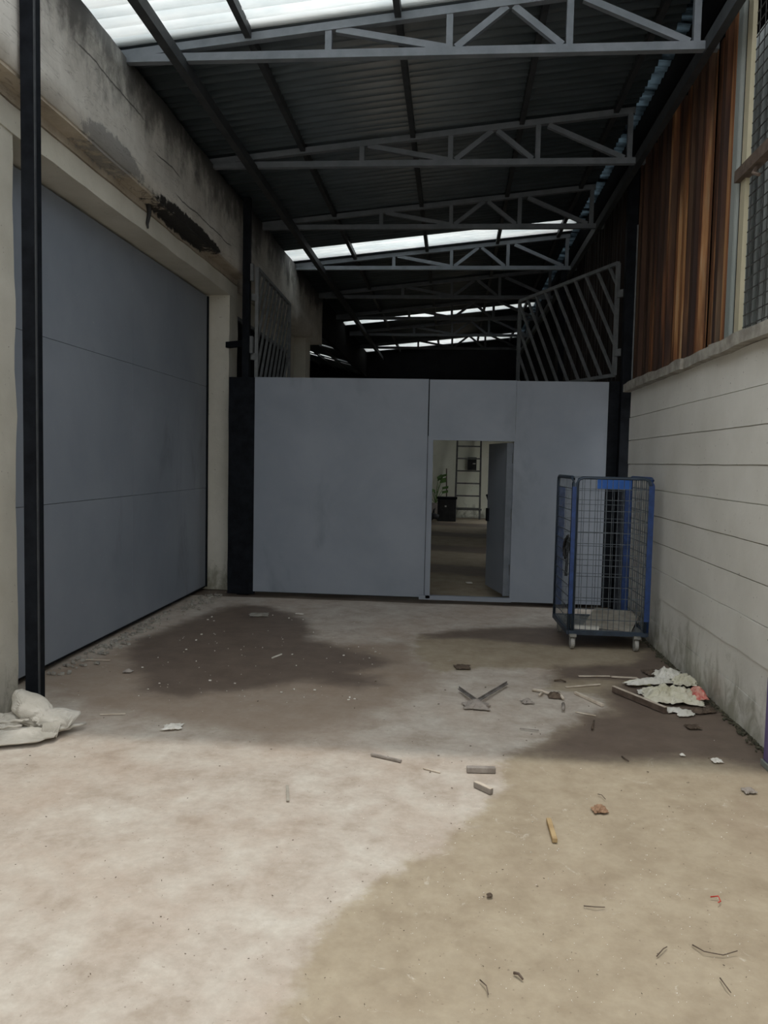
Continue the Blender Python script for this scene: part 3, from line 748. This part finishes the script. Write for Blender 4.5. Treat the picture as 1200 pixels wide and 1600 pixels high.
bag_lump('sack_body', 'sack_weave', (-2.585, 4.37, .070), (.125, .035, .015), (-.01, .10, .02), (.0, -.012, .045), 13, .018, 12)
bag_lump('sack_body', 'sack_weave', (-2.48, 4.27, .035), (.235, .085, .0), (-.02, .085, .012), (.0, .0, .030), 19, .015, 13)
bag_lump('sack_body', 'sack_weave', (-2.50, 4.20, .022), (.215, .085, .0), (-.01, .07, .0), (.0, .0, .020), 23, .008, 12)
bag_lump('sack_lining', 'sack_inside', (-2.405, 4.345, .082), (.075, .02, -.028), (.0, .022, .012), (.0, -.010, .016), 29, .016, 26, .7, 28, 16)
for (a, b, r) in (((-2.70, 4.27, .085), (-2.42, 4.33, .105), .011), ((-2.70, 4.225, .06), (-2.44, 4.29, .085), .009), ((-2.34, 4.30, .025), (-2.175, 4.53, .032), .014)):
    a, b = Vector(a), Vector(b)
    MB().tube([a.lerp(b, k/8)+Vector((0, .008*math.sin(k*1.7), .006*math.sin(k*2.3))) for k in range(9)], r, 7, r*.7).build('rolled_hem', 'sack_weave', S, True)
m = MB()
for k in range(18):
    x = -2.33+.0045*k; m.tube([(x, 4.34+.003*k, .085), (x+.004, 4.31+.003*k, .06), (x+random.uniform(-.01, .01), 4.275+.003*k+random.uniform(-.01, .01), .014)], .004, 4)
m.build('frayed_edge', 'sack_weave', S)

# ---- torn packaging by the right wall
K = empty('torn_packaging', (1.60, 5.75, 0)); c0 = fl(1052, 1085); K.location = (c0.x, c0.y, 0)
tag(K, 'crumpled cream and white paper packaging with a red corner by the right wall', 'packaging')
a = fl(1060, 1092)
crumple('paper_bag', 'paper_cream', K, (a.x-.03, a.y, 0), (.19, -.02, 0), (.02, .17, 0), dome(.06, 3, .02), 36, 32, .024, 21, .14, fq=11)
a = fl(1102, 1098); crumple('red_print', 'paper_red', K, (a.x-.025, a.y+.02, .012), (.052, 0, 0), (.0, .095, 0), dome(.065, 2.5, .03), 12, 14, .014, 25, .12, fq=12)
a = fl(1020, 1070); crumple('paper_strip', 'paper_white', K, (a.x, a.y, .0), (.19, .07, 0), (-.02, .045, 0), dome(.04, 2, .02), 24, 8, .014, 29, .15, fq=12)
a = fl(1000, 1070); crumple('paper_strip', 'paper_yellow', K, (a.x, a.y, .0), (.075, .02, 0), (-.02, .055, 0), dome(.03, 2, .012), 14, 10, .010, 33, .12, fq=14)
a = fl(1052, 1062); crumple('paper_flap', 'paper_white', K, (a.x-.02, a.y, .02), (.10, .0, 0), (.02, .12, 0), dome(.05, 2.2, .015), 24, 20, .026, 37, .3, fq=12)
a = fl(1085, 1072); crumple('paper_flap', 'paper_cream', K, (a.x-.05, a.y, .01), (.085, -.02, 0), (.02, .10, 0), dome(.06, 2.2, .02), 22, 20, .024, 41, .3, fq=13)
for n, (px, py, s) in enumerate(((1058, 1111, .05), (1075, 1116, .055), (1010, 1082, .045), (1032, 1079, .05), (1095, 1112, .05), (1112, 1112, .04))):
    a = fl(px, py); crumple('paper_fragment', 'paper_white' if n < 4 else 'mud', K, (a.x, a.y, 0), (s, .01, 0), (0, s*1.1, 0), dome(.02, 2, .006), 8, 8, .008, 50+n, .35, fq=16)

K.location.x -= .02

# ---- wooden sticks and other litter, each placed where it lies on the floor
def stick(name, p, q, w, h, mat, label, cat='stick', lift=0.0, group=None):
    a, b = fl(*p), fl(*q); a.z = b.z = h/2+lift
    o = MB().bar(a, b, w, h).build(name, mat, None, bevel=min(w, h)*.12); tag(o, label, cat, group); return o
o = stick('wooden_batten', (958, 1081), (1040, 1115), .026, .042, 'wood_brown', 'long square batten with pale top lying beside the torn packaging', 'batten')
a, b = fl(958, 1081), fl(1040, 1115); a.z = b.z = .0435
t_ = MB().bar(a, b, .0245, .003).build('pale_top', 'wood_pale'); t_.parent = o  # pale slab laid on top of the darker bar
stick('lath_or_smear', (899, 1084), (942, 1104), .022, .018, 'wood_pale', 'short pale lath pointing at the middle of the floor, left of the long batten', 'lath')
stick('lath_or_smear', (884, 1074.5), (938, 1070), .018, .008, 'wood_pale', 'thin pale lath above the short lath, its right end raised', 'lath')
stick('lath_or_smear', (904, 1057), (953, 1057), .022, .006, 'wood_pale', 'thin pale lath nearest the roll cage, left half of the end-to-end pair', 'lath')
stick('lath_or_smear', (955, 1058), (996, 1060), .030, .007, 'wood_pale', 'wider grey-white lath of the end-to-end pair, next to the yellow paper', 'lath')
stick('wood_sliver', (899, 1113), (931, 1119), .008, .006, 'wood_pale', 'thin pale sliver on the edge of the dark damp patch', 'sliver')
stick('wood_sliver', (812, 1139), (842, 1142), .008, .006, 'wood_grey', 'thin grey sliver left of the damp patch, nearer the doorway line', 'sliver')
stick('wood_block', (729, 1206), (774, 1207), .034, .030, 'wood_grey', 'grey rectangular wood block lying crosswise on the pale floor', 'block')
stick('wood_block', (742, 1229), (768, 1241), .024, .026, 'wood_grey', 'short pale-topped batten offcut just in front of the grey block', 'offcut')
a, b = fl(742, 1229), fl(768, 1241); a.z = b.z = .028
t_ = MB().bar(a, b, .022, .003).build('pale_top', 'wood_pale'); t_.parent = bpy.data.objects['wood_block.001']  # paler slab on top of the grey offcut
stick('lath_or_smear', (580, 1180), (627, 1191), .016, .012, 'wood_grey', 'lone narrow lath in the middle of the floor, left of the grey block', 'lath')
stick('wood_sliver', (661, 1201), (688, 1208), .008, .006, 'wood_pale', 'thin white sliver between the lone lath and the grey block', 'sliver')
stick('wood_stick', (857, 1284), (867, 1317), .022, .020, 'wood_orange', 'orange-brown stick lying lengthwise on the tan floor', 'stick')
stick('lath_or_smear', (449, 1228), (450, 1252), .014, .005, 'cardboard', 'faint tan floor smear built as a thin bar on the bright pale floor', 'lath')  # floor smear built as a thin bar lying lengthwise
stick('wood_sliver', (156, 1117), (196, 1116), .008, .006, 'wood_pale', 'thin pale sliver right of the sack', 'sliver')
stick('wood_sliver', (425, 1029), (440, 1023), .012, .010, 'chip_white', 'white sliver in the dark left damp patch', 'sliver')
stick('wood_sliver', (129, 1031), (172, 1032), .010, .006, 'wood_pale', 'pale sliver lying near the bottom of the grey gate', 'sliver')
stick('wood_sliver', (462, 959), (474, 960), .025, .006, 'chip_white', 'white flake on the floor in front of the partition', 'flake')
# broken twig cluster
T = empty('broken_twig', (0, 0, 0)); a = fl(860, 1087); T.location = (a.x, a.y, 0); tag(T, 'broken pale twig with a dark knot, left of the laths', 'twig')
def twig(parent, name, pts, r, mat, z=.012):
    P3 = [fl(*p)+Vector((0, 0, z+.006*(k % 2))) for k, p in enumerate(pts)]
    return MB().tube(P3, r, 6, r*.7).build(name, mat, parent, True)
twig(T, 'branch', [(832, 1080), (845, 1083), (860, 1087)], .012, 'wood_pale'); twig(T, 'branch', [(847, 1085), (842, 1090)], .010, 'wood_pale')
twig(T, 'branch', [(873, 1085), (880, 1095)], .014, 'wood_pale'); twig(T, 'branch', [(880, 1102), (880, 1113)], .012, 'wood_grey')
mm = crumple('knot', 'mud', T, (fl(867, 1089).x, fl(867, 1089).y, 0), (.045, 0, 0), (0, .05, 0), dome(.035, 2, .005), 10, 10, .012, 61, .2, fq=20)
# bent V of scrap steel with a lump at its corner
V = empty('scrap_angle', (0, 0, 0)); a = fl(745, 1104); V.location = (a.x, a.y, 0); tag(V, 'bent V-shaped dark steel scrap with a crumbled lump on the pale floor', 'scrap')
for p in ((717, 1081), (792, 1073)):
    a, b = fl(745, 1103), fl(*p); a.z, b.z = .03, .022; MB().bar(a, b, .020, .005).build('arm', 'steel_scrap', V); a.z += .01; b.z += .01
    MB().bar(a+Vector((0, .012, 0)), b+Vector((0, .012, 0)), .003, .014).build('arm_flange', 'steel_scrap', V)
a = fl(745, 1105); crumple('lump', 'wood_grey', V, (a.x, a.y, 0), (.085, 0, 0), (0, .065, 0), dome(.045, 2, .006), 14, 12, .014, 65, .3, fq=15)
# leaves, flakes and curls
def leaf(px, py, s, mat, name, label, cat, seed, h=.03):
    a = fl(px, py); o = crumple(name, mat, None, (a.x, a.y, 0), (s, s*.2, 0), (-s*.15, s*1.0, 0), dome(h, 2, .004), 12, 12, h*.35, seed, .4, .003, 22); tag(o, label, cat); return o
leaf(937, 1267, .032, 'leaf_brown', 'dry_leaf', 'curled reddish brown leaf on the tan floor', 'leaf', 70)
leaf(824, 1098, .035, 'wood_grey', 'dry_leaf', 'grey curled leaf between the steel scrap and the laths', 'leaf', 71)
leaf(270, 1137, .05, 'chip_white', 'scrap_or_sun_patch', 'flat crumpled white scrap on the pale floor near the left', 'scrap', 72, .016)
leaf(1120, 1190, .026, 'chip_white', 'scrap_or_sun_patch', 'small white scrap near the right wall foot', 'scrap', 73, .014)
leaf(1066, 1181, .012, 'chip_white', 'paint_flake', 'tiny white flake on the dark right damp patch', 'flake', 74, .01)
leaf(1083, 1137, .04, 'mud', 'mud_clod', 'flat dark mud clod in front of the torn packaging', 'clod', 75, .012)
leaf(1020, 1052, .07, 'mud', 'mud_clod', 'dark mud clod behind the torn packaging', 'clod', 76, .02)
leaf(722, 1043, .06, 'mud', 'mud_clod', 'small dark mud heap on the floor between doorway and steel scrap', 'clod', 77, .02)
leaf(765, 1401, .009, 'mud', 'mud_clod', 'small dark clod on the tan floor below the middle', 'clod', 78, .01)
leaf(1170, 1237, .03, 'wood_grey', 'stone_chip', 'grey stone chip near the right wall in the light', 'stone', 79, .02)
leaf(200, 1050, .03, 'wood_grey', 'stone_chip', 'small stone chip left of the dark left damp patch', 'stone', 80, .02)
leaf(405, 961, .09, 'coping', 'dust_heap', 'low grey dust heap in front of the partition', 'dust', 81, .012)
def wisp(pts, label, mat='wood_brown', r=.0022, name='twig'):
    o = twig(None, name, pts, r, mat, .004); tag(o, label, 'twig' if name == 'twig' else 'wire'); return o
wisp([(1082, 1478), (1100, 1491), (1130, 1494), (1152, 1490)], 'long thin dark twig on the tan floor at the lower right')
wisp([(803, 1522), (810, 1526), (817, 1532)], 'short dark twig on the tan floor at the bottom', r=.005)
wisp([(750, 1533), (760, 1545), (763, 1556)], 'hair-thin curved twig left of the short bottom twig')
wisp([(912, 1417), (930, 1421), (945, 1419)], 'thin curved twig on the tan floor below the orange stick')
wisp([(1110, 1403), (1122, 1404), (1126, 1410), (1122, 1414)], 'short curl of red wire on the tan floor', 'red_plastic', .0028, 'wire_curl')
wisp([(972, 1183), (982, 1192)], 'tiny dark twig on the edge of the right shade', r=.005)
wisp([(925, 1140), (928, 1128)], 'short dark twig on the right damp patch below the laths', 'mud', .007)
wisp([(866, 1064), (876, 1064), (884, 1066)], 'small dark twig above the broken pale twig', 'mud', .008)
wisp([(1026, 1496), (1036, 1487), (1042, 1481)], 'thin twig left of the long lower right twig')
wisp([(1125, 1530), (1134, 1545), (1142, 1553)], 'hair-thin twig near the lower right corner')
wisp([(934, 1242), (940, 1245), (946, 1250)], 'thin dark curl above the brown leaf')
# uncountable specks of paint and grit
m = MB()
rs = random.Random(3)
for k in range(430):
    if k < 110: px, py = rs.uniform(215, 600), rs.uniform(960, 1095)
    elif k < 400: px, py = rs.uniform(560, 1180), rs.uniform(1240, 1590)
    else: px, py = rs.uniform(20, 1150), rs.uniform(1040, 1580)
    a = fl(px, py); s = rs.uniform(.0003, .00075)*a.y if k > 30 else rs.uniform(.004, .010); r_ = rs.uniform(0, 3)
    m.quadbox(a+Vector((0, 0, s*.4)), (s*math.cos(r_), s*math.sin(r_), 0), (-s*.6*math.sin(r_), s*.6*math.cos(r_), 0), (0, 0, s*.4))
o = m.build('paint_specks', 'chip_white'); tag(o, 'tiny white paint specks strewn over the concrete floor', 'specks', kind='stuff')
m = MB()
for k in range(200):
    px, py = (rs.uniform(10, 1190), rs.uniform(1040, 1590))
    a = fl(px, py); s = rs.uniform(.0003, .0008)*a.y; r_ = rs.uniform(0, 3)
    m.quadbox(a+Vector((0, 0, s*.4)), (s*1.6*math.cos(r_), s*1.6*math.sin(r_), 0), (-s*.6*math.sin(r_), s*.6*math.cos(r_), 0), (0, 0, s*.4))
o = m.build('grit', 'mud'); tag(o, 'dark grit and crumbs scattered over the concrete floor', 'grit', kind='stuff')
# crumbled mortar along the foot of the big gate
m = MB()
for k in range(240):
    y = rs.uniform(5.6, 9.5); x = -3.0+abs(rs.gauss(0, .10))+(.15 if y > 8.3 else 0)*rs.random(); s = rs.uniform(.004, .018); r_ = rs.uniform(0, 3)
    m.quadbox((x, y, s*.35), (s*math.cos(r_), s*math.sin(r_), 0), (-s*.8*math.sin(r_), s*.8*math.cos(r_), s*.2), (0, 0, s*.45))
o = m.build('mortar_crumbs', 'coping'); tag(o, 'grey mortar crumbs along the foot of the big grey gate', 'rubble', kind='stuff')
